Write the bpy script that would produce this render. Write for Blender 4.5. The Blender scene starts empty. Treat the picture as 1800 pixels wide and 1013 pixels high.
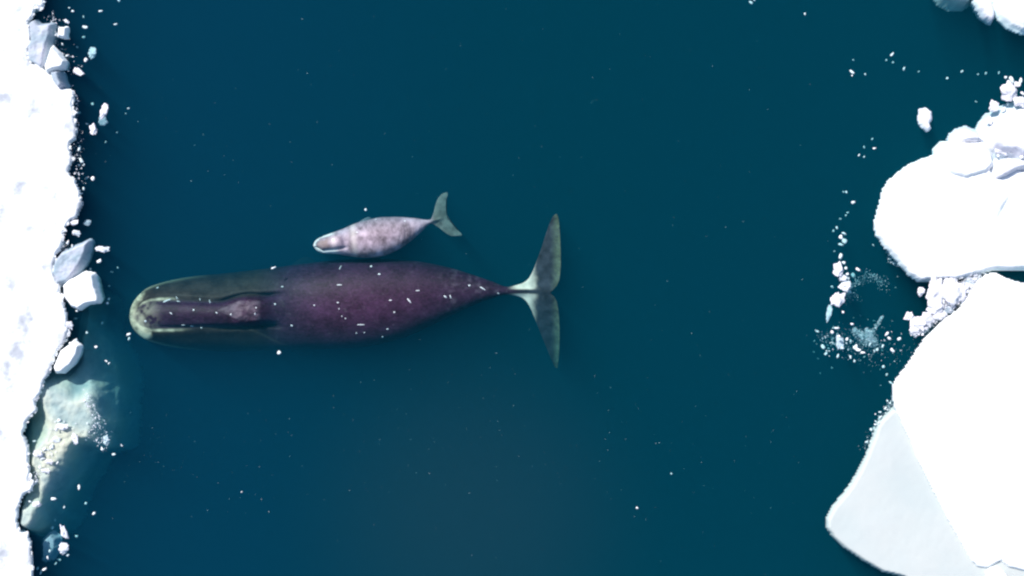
import bpy, math, random
import numpy as np
from mathutils import Vector
from mathutils.bvhtree import BVHTree

sc = bpy.context.scene
COL = sc.collection
rad = math.radians

# ---------------------------------------------------------------- camera
CAMZ = 40.0
cam = bpy.data.cameras.new('camera')
cam_o = bpy.data.objects.new('camera', cam)
COL.objects.link(cam_o)
cam_o.location = (0, 0, CAMZ)
cam.angle = 2 * math.atan(18.0 / CAMZ)
cam.clip_end = 2000
sc.camera = cam_o

# ---------------------------------------------------------------- sky and sun
SUN_DIR = Vector((-0.52, 0.62, 0.0)).normalized()
SUN_EL = rad(47)
world = bpy.data.worlds.new('World')
sc.world = world
world.use_nodes = True
wn = world.node_tree
sky = wn.nodes.new('ShaderNodeTexSky')
sky.sky_type = 'NISHITA'
sky.sun_disc = False
sky.sun_elevation = SUN_EL
sky.sun_rotation = math.atan2(SUN_DIR.x, SUN_DIR.y)
wn.links.new(sky.outputs[0], wn.nodes['Background'].inputs[0])
wn.nodes['Background'].inputs[1].default_value = 0.12
sun = bpy.data.lights.new('sun', 'SUN')
sun.energy = 4.2
sun.angle = rad(0.53)
sun.color = (1.0, 0.965, 0.92)
sun_o = bpy.data.objects.new('sun', sun)
COL.objects.link(sun_o)
sd_ = Vector((SUN_DIR.x * math.cos(SUN_EL), SUN_DIR.y * math.cos(SUN_EL), math.sin(SUN_EL)))
sun_o.rotation_euler = sd_.to_track_quat('Z', 'Y').to_euler()
sun_o.location = sd_ * 60
sc.view_settings.view_transform = 'Standard'
sc.view_settings.look = 'None'
sc.view_settings.exposure = 0.5
sc.view_settings.gamma = 1
sc.view_settings.use_curve_mapping = False
sc.cycles.max_bounces = 10
sc.cycles.volume_bounces = 3
sc.cycles.volume_step_rate = 0.4
sc.cycles.volume_max_steps = 64
sc.cycles.transparent_max_bounces = 16
sc.cycles.pixel_filter_type = 'BLACKMAN_HARRIS'
sc.cycles.filter_width = 2.3

# ---------------------------------------------------------------- helpers
PX = 0.02                                        # metres per photo pixel at the water line


def P(px, py, z=0.0):
    k = PX * (CAMZ - z) / CAMZ
    return ((px - 900) * k, (506.5 - py) * k)


def PN(a, z=0.0):
    a = np.asarray(a, float)
    k = PX * (CAMZ - z) / CAMZ
    return np.stack([(a[..., 0] - 900) * k, (506.5 - a[..., 1]) * k], -1)


def _hash(ix, iy, seed):
    n = (ix.astype(np.int64) * 374761393 + iy.astype(np.int64) * 668265263 + seed * 974711) & 0x7fffffff
    n = ((n ^ (n >> 13)) * 1274126177) & 0x7fffffff
    n = ((n ^ (n >> 16)) * 1103515245 + 12345) & 0x7fffffff
    return (n & 0xffffff) / float(0xffffff)


def vnoise(x, y, seed=0):
    ix, iy = np.floor(x), np.floor(y)
    fx, fy = x - ix, y - iy
    fx, fy = fx * fx * (3 - 2 * fx), fy * fy * (3 - 2 * fy)
    a, b = _hash(ix, iy, seed), _hash(ix + 1, iy, seed)
    c, d = _hash(ix, iy + 1, seed), _hash(ix + 1, iy + 1, seed)
    return (a * (1 - fx) + b * fx) * (1 - fy) + (c * (1 - fx) + d * fx) * fy


def fbm(x, y, f=1.0, octv=4, seed=0, gain=0.5):
    r, amp, tot = 0, 1.0, 0
    for k in range(octv):
        r = r + amp * (vnoise(x * f + 17.3 * k, y * f - 9.1 * k, seed + k) * 2 - 1)
        tot += amp
        amp *= gain
        f *= 2.03
    return r / tot


def sstep(a, b, x):
    t = np.clip((x - a) / (b - a), 0, 1)
    return t * t * (3 - 2 * t)


def new_mesh(name, verts, faces, m=None, smooth=True):
    me = bpy.data.meshes.new(name)
    me.from_pydata([tuple(v) for v in verts], [], [tuple(int(i) for i in f) for f in faces])
    if m:
        me.materials.append(m)
    if smooth:
        me.polygons.foreach_set('use_smooth', [True] * len(me.polygons))
    me.update()
    return me


def link(name, me, parent=None, loc=(0, 0, 0)):
    o = bpy.data.objects.new(name, me)
    COL.objects.link(o)
    o.location = loc
    if parent:
        o.parent = parent
    return o


def tag(o, label=None, cat=None, group=None, kind=None):
    if label:
        o['label'] = label
    if cat:
        o['category'] = cat
    if group:
        o['group'] = group
    if kind:
        o['kind'] = kind
    return o


# ---------------------------------------------------------------- materials
def mat(name):
    m = bpy.data.materials.new(name)
    m.use_nodes = True
    return m, m.node_tree, m.node_tree.nodes['Principled BSDF']


def noise_node(nt, scale, detail=4, rough=0.55, coord='Object'):
    tc = nt.nodes.new('ShaderNodeTexCoord')
    n = nt.nodes.new('ShaderNodeTexNoise')
    n.inputs['Scale'].default_value = scale
    n.inputs['Detail'].default_value = detail
    n.inputs['Roughness'].default_value = rough
    nt.links.new(tc.outputs[coord], n.inputs['Vector'])
    return n


def ramp(nt, src, stops):
    r = nt.nodes.new('ShaderNodeValToRGB')
    e = r.color_ramp.elements
    while len(e) < len(stops):
        e.new(0.5)
    for i, (p, c) in enumerate(stops):
        e[i].position = p
        e[i].color = (*c, 1)
    nt.links.new(src, r.inputs[0])
    return r


def mixc(nt, fac, a, b):
    n = nt.nodes.new('ShaderNodeMix')
    n.data_type = 'RGBA'
    if isinstance(fac, (int, float)):
        n.inputs['Factor'].default_value = fac
    else:
        nt.links.new(fac, n.inputs['Factor'])
    for s, v in ((n.inputs[6], a), (n.inputs[7], b)):
        if isinstance(v, tuple):
            s.default_value = (*v, 1)
        else:
            nt.links.new(v, s)
    return n.outputs[2]


def ice_material(name, light, dark, scale=0.6, lo=0.25, hi=0.5, bump=0.3, bscale=9, tint=None):
    m, nt, b = mat(name)
    n1 = noise_node(nt, scale, 6, 0.62)
    r = ramp(nt, n1.outputs[0], [(lo, dark), (hi, light)])
    c = r.outputs[0]
    if tint:
        n3 = noise_node(nt, 0.55, 4, 0.6)
        r3 = ramp(nt, n3.outputs[0], [(0.42, (0, 0, 0)), (0.6, (1, 1, 1))])
        c = mixc(nt, r3.outputs[0], c, tint)
    nt.links.new(c, b.inputs['Base Color'])
    b.inputs['Roughness'].default_value = 0.75
    b.inputs['Specular IOR Level'].default_value = 0.25
    n2 = noise_node(nt, bscale, 5, 0.6)
    bp = nt.nodes.new('ShaderNodeBump')
    bp.inputs['Strength'].default_value = bump
    bp.inputs['Distance'].default_value = 0.06
    nt.links.new(n2.outputs[0], bp.inputs['Height'])
    nt.links.new(bp.outputs[0], b.inputs['Normal'])
    return m


M_snow = ice_material('snow_covered_ice', (0.86, 0.87, 0.88), (0.70, 0.72, 0.76), 0.9, 0.22, 0.42)
M_pack = ice_material('weathered_snow_on_pack_ice', (0.86, 0.87, 0.88), (0.40, 0.42, 0.47), 0.75, 0.35, 0.5, 0.5, 7)
M_ice = ice_material('bare_sea_ice', (0.80, 0.80, 0.84), (0.58, 0.56, 0.64), 2.2, 0.3, 0.6, 0.4, 14)
M_wet = ice_material('wet_grey_ice', (0.50, 0.50, 0.58), (0.27, 0.36, 0.42), 1.3, 0.35, 0.65, 0.4, 10)
M_shelf = ice_material('water_washed_ice', (0.515, 0.52, 0.505), (0.475, 0.50, 0.495), 0.35, 0.3, 0.6, 0.1, 4)
M_under = ice_material('submerged_ice', (0.54, 0.57, 0.52), (0.30, 0.37, 0.37), 0.9, 0.35, 0.62, 0.7, 5,
                       tint=(0.60, 0.56, 0.45))

# ---------------------------------------------------------------- water
def water_box():
    m = bpy.data.materials.new('sea_water')
    m.use_nodes = True
    nt = m.node_tree
    nt.nodes.clear()
    out = nt.nodes.new('ShaderNodeOutputMaterial')
    s = nt.nodes.new('ShaderNodeVolumeScatter')
    a = nt.nodes.new('ShaderNodeVolumeAbsorption')
    ad = nt.nodes.new('ShaderNodeAddShader')
    s.inputs['Density'].default_value = 0.115
    s.inputs['Color'].default_value = (0.028, 0.42, 0.75, 1)
    s.inputs['Anisotropy'].default_value = 0.0
    a.inputs['Density'].default_value = 0.62
    a.inputs['Color'].default_value = (0.05, 0.60, 0.66, 1)
    # bluer by the left pack, greener to the upper right, a paler, greyer patch at lower centre
    geo = nt.nodes.new('ShaderNodeNewGeometry')
    sep = nt.nodes.new('ShaderNodeSeparateXYZ')
    nt.links.new(geo.outputs['Position'], sep.inputs[0])
    mr = nt.nodes.new('ShaderNodeMapRange')
    mr.interpolation_type = 'SMOOTHSTEP'
    mr.inputs['From Min'].default_value = -15
    mr.inputs['From Max'].default_value = 4
    nt.links.new(sep.outputs['X'], mr.inputs['Value'])
    c1 = mixc(nt, mr.outputs[0], (0.028, 0.395, 0.695), (0.012, 0.42, 0.61))
    vd = nt.nodes.new('ShaderNodeVectorMath')
    vd.operation = 'DISTANCE'
    vd.inputs[1].default_value = (-1.5, -8.5, -2)
    nt.links.new(geo.outputs['Position'], vd.inputs[0])
    mr2 = nt.nodes.new('ShaderNodeMapRange')
    mr2.interpolation_type = 'SMOOTHSTEP'
    mr2.inputs['From Min'].default_value = 8
    mr2.inputs['From Max'].default_value = 1
    nt.links.new(vd.outputs['Value'], mr2.inputs['Value'])
    c2 = mixc(nt, mr2.outputs[0], c1, (0.14, 0.47, 0.66))
    nt.links.new(c2, s.inputs['Color'])
    nt.links.new(s.outputs[0], ad.inputs[0])
    nt.links.new(a.outputs[0], ad.inputs[1])
    nt.links.new(ad.outputs[0], out.inputs['Volume'])
    X, Y, D = 170, 170, 24
    v = [(x, y, z) for z in (-D, 0) for y in (-Y, Y) for x in (-X, X)]
    f = [(0, 2, 3, 1), (4, 5, 7, 6), (0, 1, 5, 4), (2, 6, 7, 3), (0, 4, 6, 2), (1, 3, 7, 5)]
    o = link('water', new_mesh('water', v, f, m, False))
    tag(o, 'clear dark teal sea water filling the lead between the ice', kind='structure')
    m2, nt2, b2 = mat('deep_sea')
    n = noise_node(nt2, 0.1)
    r = ramp(nt2, n.outputs[0], [(0.3, (0.01, 0.02, 0.03)), (0.7, (0.02, 0.04, 0.05))])
    nt2.links.new(r.outputs[0], b2.inputs['Base Color'])
    b2.inputs['Roughness'].default_value = 1
    v = [(-160, -160, -23.5), (160, -160, -23.5), (160, 160, -23.5), (-160, 160, -23.5)]
    o = link('deep_water', new_mesh('deep_water', v, [(0, 1, 2, 3)], m2, False))
    tag(o, 'dark depths of the sea under the open lead', kind='structure')


water_box()

# ---------------------------------------------------------------- ice floes
def seg_dist(px, py, poly):
    """signed distance (positive inside) of the points to the polygon"""
    a = poly
    b = np.roll(poly, -1, 0)
    d = np.full(px.shape, 1e9)
    inside = np.zeros(px.shape, bool)
    for (x0, y0), (x1, y1) in zip(a, b):
        ex, ey = x1 - x0, y1 - y0
        L = ex * ex + ey * ey + 1e-12
        t = np.clip(((px - x0) * ex + (py - y0) * ey) / L, 0, 1)
        d = np.minimum(d, np.hypot(px - x0 - t * ex, py - y0 - t * ey))
        c = ((y0 > py) != (y1 > py)) & (px < (x1 - x0) * (py - y0) / (y1 - y0 + 1e-12) + x0)
        inside ^= c
    return np.where(inside, d, -d)


def axis(lo, hi, fl, fh, fine, coarse):
    pts = []
    if lo < fl:
        pts.append(np.linspace(lo, fl, max(2, int((fl - lo) / coarse) + 1))[:-1])
        lo = fl
    top = min(hi, fh)
    pts.append(np.linspace(lo, top, max(3, int((top - lo) / fine) + 1)))
    if hi > fh:
        pts.append(np.linspace(fh, hi, max(2, int((hi - fh) / coarse) + 1))[1:])
    return np.concatenate(pts)


def floe_mesh(name, poly_px, m, h=0.4, foot=0.3, thick=2.0, edge=0.15, jag=0.05, jagf=2.5, seed=1,
              rough=0.08, footp=0.8, res=0.05, lift=0.0, extra=None, fine_rough=0.02, lip=0.0, keel=1.6, under=None):
    poly = PN(poly_px, max(h, 0))
    c = poly.mean(0)
    x0, y0 = poly.min(0) - foot - 0.2
    x1, y1 = poly.max(0) + foot + 0.2
    gx = axis(x0, x1, -19, 19, res, 0.5)
    gy = axis(y0, y1, -11, 11, res, 0.5)
    X, Y = np.meshgrid(gx, gy)
    s = seg_dist(X, Y, poly)
    s = s + jag * fbm(X, Y, jagf, 4, seed, 0.65) * 1.6
    top = h * sstep(-0.02, edge, s) if h > 0 else np.full(s.shape, float(h))
    body = np.minimum(1, np.maximum(s, 0) / 0.35)
    top = top + body * (rough * fbm(X, Y, 0.7, 4, seed + 20) + fine_rough * fbm(X, Y, 5, 3, seed + 40))
    if extra is not None:
        top = top + body * extra(X, Y, s)
    low = np.minimum(h, 0) - lip - (thick - lip) * np.power(np.clip(-s / foot, 0, 1), footp)
    low = low + 0.12 * np.clip(-s / foot, 0, 1) * fbm(X, Y, 1.6, 3, seed + 60)
    Z = np.where(s > 0, top, low)
    Z = np.maximum(Z, -thick)
    keep = s > -foot
    k4 = keep[:-1, :-1] & keep[1:, :-1] & keep[1:, 1:] & keep[:-1, 1:]
    ny, nx = X.shape
    idx = np.arange(ny * nx).reshape(ny, nx)
    q = np.stack([idx[:-1, :-1], idx[:-1, 1:], idx[1:, 1:], idx[1:, :-1]], -1)[k4]
    used = np.unique(q)
    rem = -np.ones(ny * nx, int)
    rem[used] = np.arange(len(used))
    q = rem[q]
    V = np.stack([X.ravel()[used] - c[0], Y.ravel()[used] - c[1], Z.ravel()[used]], -1)
    n = len(V)
    # underside and skirt
    B = V.copy()
    B[:, 2] = -thick - keel
    # the underside draws in below the rim
    if under:
        B[:, 0] += under[0]
        B[:, 1] += under[1]
    else:
        B[:, :2] *= max(0.3, 1 - 0.5 * keel / max(0.5, min(np.ptp(V[:, 0]), np.ptp(V[:, 1]))))
    qb = q[:, ::-1] + n
    e = np.concatenate([q[:, [0, 1]], q[:, [1, 2]], q[:, [2, 3]], q[:, [3, 0]]])
    key = e[:, 0].astype(np.int64) * (n + 1) + e[:, 1]
    rkey = e[:, 1].astype(np.int64) * (n + 1) + e[:, 0]
    be = e[~np.isin(key, rkey)]
    sk = np.stack([be[:, 1], be[:, 0], be[:, 0] + n, be[:, 1] + n], -1)
    F = np.concatenate([q, qb, sk])
    me = bpy.data.meshes.new(name)
    VV = np.concatenate([V, B])
    me.vertices.add(len(VV))
    me.vertices.foreach_set('co', VV.ravel())
    me.loops.add(len(F) * 4)
    me.loops.foreach_set('vertex_index', F.ravel().astype(np.int32))
    me.polygons.add(len(F))
    me.polygons.foreach_set('loop_start', (np.arange(len(F)) * 4).astype(np.int32))
    me.polygons.foreach_set('use_smooth', np.ones(len(F), bool))
    me.update(calc_edges=True)
    me.validate()
    me.materials.append(m)
    return me, (c[0], c[1], lift)


def floe(name, poly_px, m, label, cat, group=None, **kw):
    me, loc = floe_mesh(name, poly_px, m, **kw)
    o = link(name, me, loc=loc)
    return tag(o, label, cat, group)


LEFT = [(-700, -600), (100, -600), (70, -60), (77, 0), (74, 12), (62, 12), (55, 28), (45, 38), (51, 50), (52, 75), (48, 98),
        (52, 108), (68, 116), (78, 123), (88, 132), (95, 145), (101, 153), (110, 158), (129, 160), (126, 172), (124, 185),
        (129, 198), (131, 215), (133, 232), (130, 243), (122, 252), (124, 268), (127, 280), (124, 292), (119, 301),
        (126, 312), (133, 325), (138, 340), (142, 355), (138, 368), (132, 381), (122, 386), (114, 395), (108, 405),
        (110, 418), (105, 435), (96, 447), (93, 462), (91, 480), (97, 497), (104, 503), (106, 518), (113, 540),
        (118, 556), (116, 572), (120, 580), (112, 600), (104, 612), (94, 628), (89, 645), (86, 655), (75, 672),
        (70, 690), (58, 705), (63, 722), (50, 735), (42, 748), (40, 765), (46, 785), (46, 810), (50, 830),
        (49, 848), (57, 851), (56, 862), (40, 870), (32, 890), (29, 915), (32, 932), (48, 940), (53, 960),
        (55, 985), (57, 1013), (70, 1080), (40, 1300), (100, 1700), (-700, 1700)]


def left_extra(X, Y, s):
    # low pressure ridges and slumped hollows near the broken rim
    r = np.abs(fbm(X, Y, 0.35, 3, 91))
    z = 0.05 * np.exp(-(r / 0.08) ** 2)
    hx, hy = P(12, 118)
    z = z - 0.10 * np.exp(-((X - hx) / 1.6) ** 2 - ((Y - hy) / 0.5) ** 2) * (1 + fbm(X, Y, 2.5, 3, 5))
    hx, hy = P(95, 405)
    z = z - 0.22 * np.exp(-((X - hx) / 0.45) ** 2 - ((Y - hy) / 0.4) ** 2) * (1.2 + fbm(X, Y, 5, 3, 8))
    hx, hy = P(45, 45)
    z = z - 0.12 * np.exp(-((X - hx) / 0.35) ** 2 - ((Y - hy) / 0.8) ** 2) * (1.1 + fbm(X, Y, 3, 3, 12))
    return z


pack = floe('ice_floe', LEFT, M_pack, 'huge white snow covered pack ice filling the left edge with a ragged rim', 'ice floe',
     h=0.09, foot=0.05, thick=0.05, edge=0.05, jag=0.06, jagf=2.2, seed=3, rough=0.06, footp=0.6, extra=left_extra, keel=2.8, under=(-2.0, 0))

A = [(1655, 276), (1640, 277), (1612, 287), (1588, 302), (1567, 320), (1558, 342), (1551, 370), (1544, 393), (1547, 412),
     (1560, 430), (1575, 448), (1590, 466), (1606, 484), (1622, 492), (1645, 490), (1680, 488), (1712, 480),
     (1735, 474), (1752, 471), (1775, 470), (1800, 471), (2050, 480), (2350, 300), (2300, 60), (2000, 200),
     (1850, 292), (1800, 300), (1785, 296), (1770, 306), (1755, 312), (1745, 305), (1738, 290), (1700, 284)]


def a_extra(X, Y, s):
    hx, hy = P(1765, 370)
    u = (X - hx) * 0.45 + (Y - hy) * 0.89
    w = (X - hx) * 0.89 - (Y - hy) * 0.45
    return -0.20 * np.exp(-(u / 0.5) ** 2 - (w / 0.13) ** 2)


floe('ice_floe', A, M_snow, 'rounded white floe with a greenish submerged rim, above the slush filled gap', 'ice floe',
     h=0.1, foot=0.13, thick=0.22, edge=0.1, jag=0.055, jagf=1.6, seed=11, rough=0.04, footp=0.7, extra=a_extra, lip=0.02, keel=1.2, under=(1.2, 0.3))

D = [(1750, 480), (1735, 485), (1722, 495), (1712, 510), (1700, 528), (1688, 545), (1665, 560), (1645, 579), (1626, 600),
     (1612, 620), (1600, 640), (1584, 660), (1575, 674), (1572, 692), (1576, 718), (1590, 747), (1605, 780),
     (1622, 820), (1641, 857), (1660, 895), (1680, 932), (1700, 968), (1712, 988), (1722, 997), (1736, 999),
     (1748, 992), (1762, 986), (1776, 998), (1800, 1004), (1900, 1060), (2000, 1300), (2300, 1300), (2350, 700),
     (2200, 500), (1950, 520), (1800, 500), (1772, 490)]
floe('ice_floe', D, M_snow, 'biggest smooth white floe at lower right, with a pointed left shoulder', 'ice floe',
     h=0.12, foot=0.06, thick=0.1, edge=0.08, jag=0.022, jagf=1.5, seed=17, rough=0.04, footp=0.6, keel=1.6, under=(1.5, -0.6))

E_ = [(1573, 722), (1560, 735), (1548, 748), (1540, 772), (1528, 803), (1515, 830), (1500, 856), (1484, 876), (1470, 892),
      (1458, 915), (1459, 930), (1470, 946), (1492, 965), (1520, 984), (1556, 1004), (1590, 1012), (1640, 1040),
      (1700, 1120), (1800, 1120), (1850, 1008), (1800, 1000), (1760, 985), (1735, 945), (1714, 905), (1690, 865),
      (1664, 825), (1640, 790), (1612, 750), (1588, 728)]
floe('ice_shelf', E_, M_shelf, 'pale grey water washed ice shelf reaching out below the biggest white floe', 'ice shelf',
     h=-0.05, foot=0.12, thick=0.25, keel=0.5, under=(0.6, 0.2), edge=0.1, jag=0.015, jagf=1.2, seed=23, rough=0.02, footp=0.6, fine_rough=0.004)

SMALL = [
    ('ice_floe', [(1655, 262), (1668, 251), (1688, 247), (1708, 246), (1728, 244), (1740, 252), (1750, 270), (1752, 288),
                  (1738, 306), (1700, 316), (1668, 306), (1655, 284)], M_snow,
     'thick white block riding on the upper rim of the rounded floe', dict(h=0.28, foot=0.14, thick=0.4, keel=0.3, edge=0.2, jag=0.03, seed=31)),
    ('ice_floe', [(1690, 240), (1698, 232), (1712, 228), (1726, 234), (1737, 246), (1722, 252), (1695, 250)], M_ice,
     'pale grey hump of ice tucked behind the thick white block', dict(h=0.4, foot=0.25, thick=0.4, keel=0.3, edge=0.2, jag=0.03, seed=32)),
    ('ice_floe', [(1900, 150), (1800, 195), (1775, 199), (1756, 212), (1744, 228), (1739, 243), (1748, 256), (1764, 266), (1785, 268),
                  (1800, 272), (1900, 285)], M_ice,
     'grey mottled slushy floe at the right edge above the white block', dict(h=0.3, foot=0.4, thick=0.4, keel=0.3, edge=0.2, jag=0.05, seed=33, rough=0.12)),
    ('ice_floe', [(1757, 292), (1765, 281), (1782, 278), (1800, 281), (1850, 285), (1800, 298), (1770, 312), (1756, 318), (1750, 306)], M_ice,
     'low grey slab between the slushy floe and the rounded floe', dict(h=0.36, foot=0.2, thick=0.4, keel=0.3, edge=0.2, jag=0.05, seed=34)),
    ('ice_floe', [(1764, -60), (1761, -5), (1763, 12), (1770, 28), (1782, 40), (1800, 48), (1900, 60), (2000, -80)], M_snow,
     'white floe cut off by the top right corner', dict(h=0.16, foot=0.2, thick=0.3, keel=0.8, under=(1.2, 1.0), edge=0.3, jag=0.02, seed=35, footp=0.7, lip=0.02)),
    ('ice_floe', [(1726, -20), (1722, 0), (1728, 14), (1737, 27), (1747, 34), (1752, 26), (1750, 10), (1742, -10)], M_ice,
     'narrow finger of pale ice left of the corner floe', dict(h=0.12, foot=0.12, thick=0.3, keel=0.3, edge=0.2, jag=0.02, seed=36, footp=0.7, lip=0.02)),
    ('ice_floe', [(1640, -70), (1670, -14), (1690, -4), (1705, -3), (1716, -12), (1728, -60)], M_shelf,
     'green tinted submerged ice just showing at the top edge', dict(h=-0.12, foot=0.3, thick=0.9, keel=0.2, edge=0.2, jag=0.03, seed=37)),
    ('ice_floe', [(1620, 205), (1622, 193), (1630, 191), (1638, 196), (1639, 208), (1635, 216), (1638, 224), (1633, 228), (1627, 222), (1622, 216)], M_ice,
     'lone oval floe of whitish ice in open water', dict(h=0.08, foot=0.08, thick=0.15, keel=0.1, edge=0.1, jag=0.03, seed=38, res=0.03)),
    ('ice_floe', [(88, 79), (101, 92), (113, 107), (109, 118), (92, 121), (79, 127), (76, 116), (80, 104)], M_snow,
     'white triangular ice block leaning against the left pack near the top', dict(h=0.22, foot=0.06, thick=0.1, keel=0.4, edge=0.06, jag=0.01, seed=39, res=0.03)),
    ('ice_floe', [(101, 48), (115, 47), (114, 66), (100, 62)], M_snow,
     'small square white ice block above the triangular one', dict(h=0.12, foot=0.06, thick=0.08, keel=0.2, edge=0.05, jag=0.008, seed=40, res=0.025)),
    ('ice_slab', [(50, 40), (57, 34), (66, 44), (88, 41), (87, 60), (78, 80), (75, 112), (70, 118), (50, 106), (46, 90), (52, 70)], M_wet,
     'wet blue grey ice slab wedged in the notch near the top left', dict(h=0.12, foot=0.12, thick=0.25, keel=0.4, edge=0.06, jag=0.03, seed=41, res=0.03, rough=0.16, fine_rough=0.07)),
    ('ice_slab', [(86, 126), (100, 124), (104, 138), (109, 148), (101, 156), (90, 142)], M_wet,
     'small pinkish grey slab directly under the triangular block', dict(h=0.25, foot=0.1, thick=0.3, keel=0.2, edge=0.06, jag=0.02, seed=42, res=0.03, fine_rough=0.05)),
    ('ice_slab', [(152, 424), (151, 440), (144, 458), (132, 476), (118, 494), (98, 500), (90, 480), (95, 458), (104, 446), (118, 440), (134, 432)], M_wet,
     'long tilted grey ice slab pointing up right from the middle of the pack', dict(h=0.14, foot=0.12, thick=0.25, keel=0.4, edge=0.08, jag=0.03, seed=43, res=0.03, rough=0.12, fine_rough=0.07)),
    ('ice_block', [(162, 480), (166, 498), (171, 520), (171, 532), (152, 534), (136, 544), (122, 538), (110, 520), (107, 502), (122, 490), (146, 478)], M_snow,
     'bright white ice block jutting out level with the snout of the big whale', dict(h=0.22, foot=0.06, thick=0.1, keel=0.7, edge=0.08, jag=0.03, seed=44, res=0.03, rough=0.1)),
    ('ice_block', [(138, 608), (135, 624), (124, 642), (108, 655), (95, 657), (92, 646), (103, 618), (118, 608), (126, 600)], M_snow,
     'white wedge of ice lying along the pack over the sunken ledge', dict(h=0.2, foot=0.06, thick=0.1, keel=0.4, edge=0.08, jag=0.02, seed=45, res=0.03)),
    ('ice_floe', [(1741, 1012), (1748, 1003), (1762, 1001), (1774, 1010), (1778, 1030), (1750, 1040)], M_snow,
     'white lump at the foot of the biggest floe, on the bottom edge', dict(h=0.35, foot=0.1, thick=0.3, keel=0.2, edge=0.12, jag=0.02, seed=46, res=0.03)),
    ('ice_slab', [(60, 962), (72, 950), (82, 956), (80, 975), (70, 992), (58, 995)], M_wet,
     'sunken bluish slab under the water by the bottom left rim', dict(h=-0.75, foot=0.15, thick=1.1, keel=0.2, edge=0.1, jag=0.03, seed=47, res=0.04)),
]
for nm, poly, m, lab, kw in SMALL:
    floe(nm, poly, m, lab, {'ice_floe': 'ice floe', 'ice_slab': 'ice slab', 'ice_block': 'ice block'}[nm], **kw)


# the sunken ledge: a lumpy foot of the left pack
def ledge():
    poly = PN([(20, 640), (110, 640), (118, 560), (128, 520), (150, 535), (160, 590), (182, 635), (197, 690), (198, 745), (190, 790),
               (165, 796), (148, 804), (134, 828), (114, 868), (100, 898), (88, 928), (66, 955), (45, 955), (20, 930)], -0.6)
    c = poly.mean(0)
    gx = np.arange(poly[:, 0].min() - .5, poly[:, 0].max() + .5, 0.045)
    gy = np.arange(poly[:, 1].min() - .5, poly[:, 1].max() + .5, 0.045)
    X, Y = np.meshgrid(gx, gy)
    s = seg_dist(X, Y, poly) + 0.12 * fbm(X, Y, 1.3, 4, 71, 0.6)
    dep = np.full(X.shape, 0.95)
    for px, py, r, d in ((95, 800, 0.9, 1.45), (168, 738, 0.85, 1.15), (125, 745, 0.7, 0.75), (95, 860, 0.6, 0.9), (50, 910, 0.7, 1.2),
                         (100, 700, 0.8, 0.8), (180, 780, 0.35, 0.9), (75, 680, 0.6, 0.4), (150, 680, 0.7, 0.35), (178, 690, 0.5, 0.2), (150, 560, 0.5, -0.7)):
        x, y = P(px, py, -0.5)
        dep = dep - d * 0.8 * np.exp(-((X - x) ** 2 + (Y - y) ** 2) / (r * r))
    dep = dep + 0.24 * fbm(X, Y, 1.1, 5, 72, 0.5)
    Z = -np.maximum(dep, 0.12 + 0.05 * fbm(X, Y, 6, 3, 73))
    Z = Z - 1.6 * np.clip(-s / 0.35, 0, 1) - 0.9 * (1 - sstep(-0.1, 0.7, s))
    ny, nx = X.shape
    keep = s > -0.35
    k4 = keep[:-1, :-1] & keep[1:, :-1] & keep[1:, 1:] & keep[:-1, 1:]
    idx = np.arange(ny * nx).reshape(ny, nx)
    q = np.stack([idx[:-1, :-1], idx[:-1, 1:], idx[1:, 1:], idx[1:, :-1]], -1)[k4]
    used = np.unique(q)
    rem = -np.ones(ny * nx, int)
    rem[used] = np.arange(len(used))
    q = rem[q]
    V = np.stack([X.ravel()[used] - c[0], Y.ravel()[used] - c[1], Z.ravel()[used]], -1)
    n = len(V)
    Bv = V.copy()
    Bv[:, 2] = -3.2
    Bv[:, 0] -= 2.2
    e = np.concatenate([q[:, [0, 1]], q[:, [1, 2]], q[:, [2, 3]], q[:, [3, 0]]])
    key = e[:, 0].astype(np.int64) * (n + 1) + e[:, 1]
    rkey = e[:, 1].astype(np.int64) * (n + 1) + e[:, 0]
    be = e[~np.isin(key, rkey)]
    F = np.concatenate([q, q[:, ::-1] + n, np.stack([be[:, 1], be[:, 0], be[:, 0] + n, be[:, 1] + n], -1)])
    me = new_mesh('ice_ledge', np.concatenate([V, Bv]), F, M_under)
    o = link('ice_ledge', me, loc=(c[0], c[1], 0))
    tag(o, 'sunken greenish grey ice ledge spreading under water from the left pack', 'ice ledge')


ledge()

# ---------------------------------------------------------------- whales
def lut(pts):
    a = np.asarray(pts, float)
    return lambda x: np.interp(x, a[:, 0], a[:, 1])


def smooth_interp(pts, n=400, k=5):
    a = np.asarray(pts, float)
    xs = np.linspace(a[0, 0], a[-1, 0], n)
    # monotone cubic (Fritsch-Carlson)
    h = np.diff(a[:, 0]); d = np.diff(a[:, 1]) / h
    m = np.zeros(len(a))
    m[1:-1] = np.where(d[:-1] * d[1:] > 0, 2 * d[:-1] * d[1:] / (d[:-1] + d[1:] + 1e-12), 0)
    m[0], m[-1] = d[0], d[-1]

    def f(x):
        x = np.clip(x, a[0, 0], a[-1, 0])
        i = np.clip(np.searchsorted(a[:, 0], x) - 1, 0, len(h) - 1)
        t = (x - a[i, 0]) / h[i]
        return ((2 * t ** 3 - 3 * t ** 2 + 1) * a[i, 1] + (t ** 3 - 2 * t ** 2 + t) * h[i] * m[i]
                + (-2 * t ** 3 + 3 * t ** 2) * a[i + 1, 1] + (t ** 3 - t ** 2) * h[i] * m[i + 1])
    return f


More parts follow.
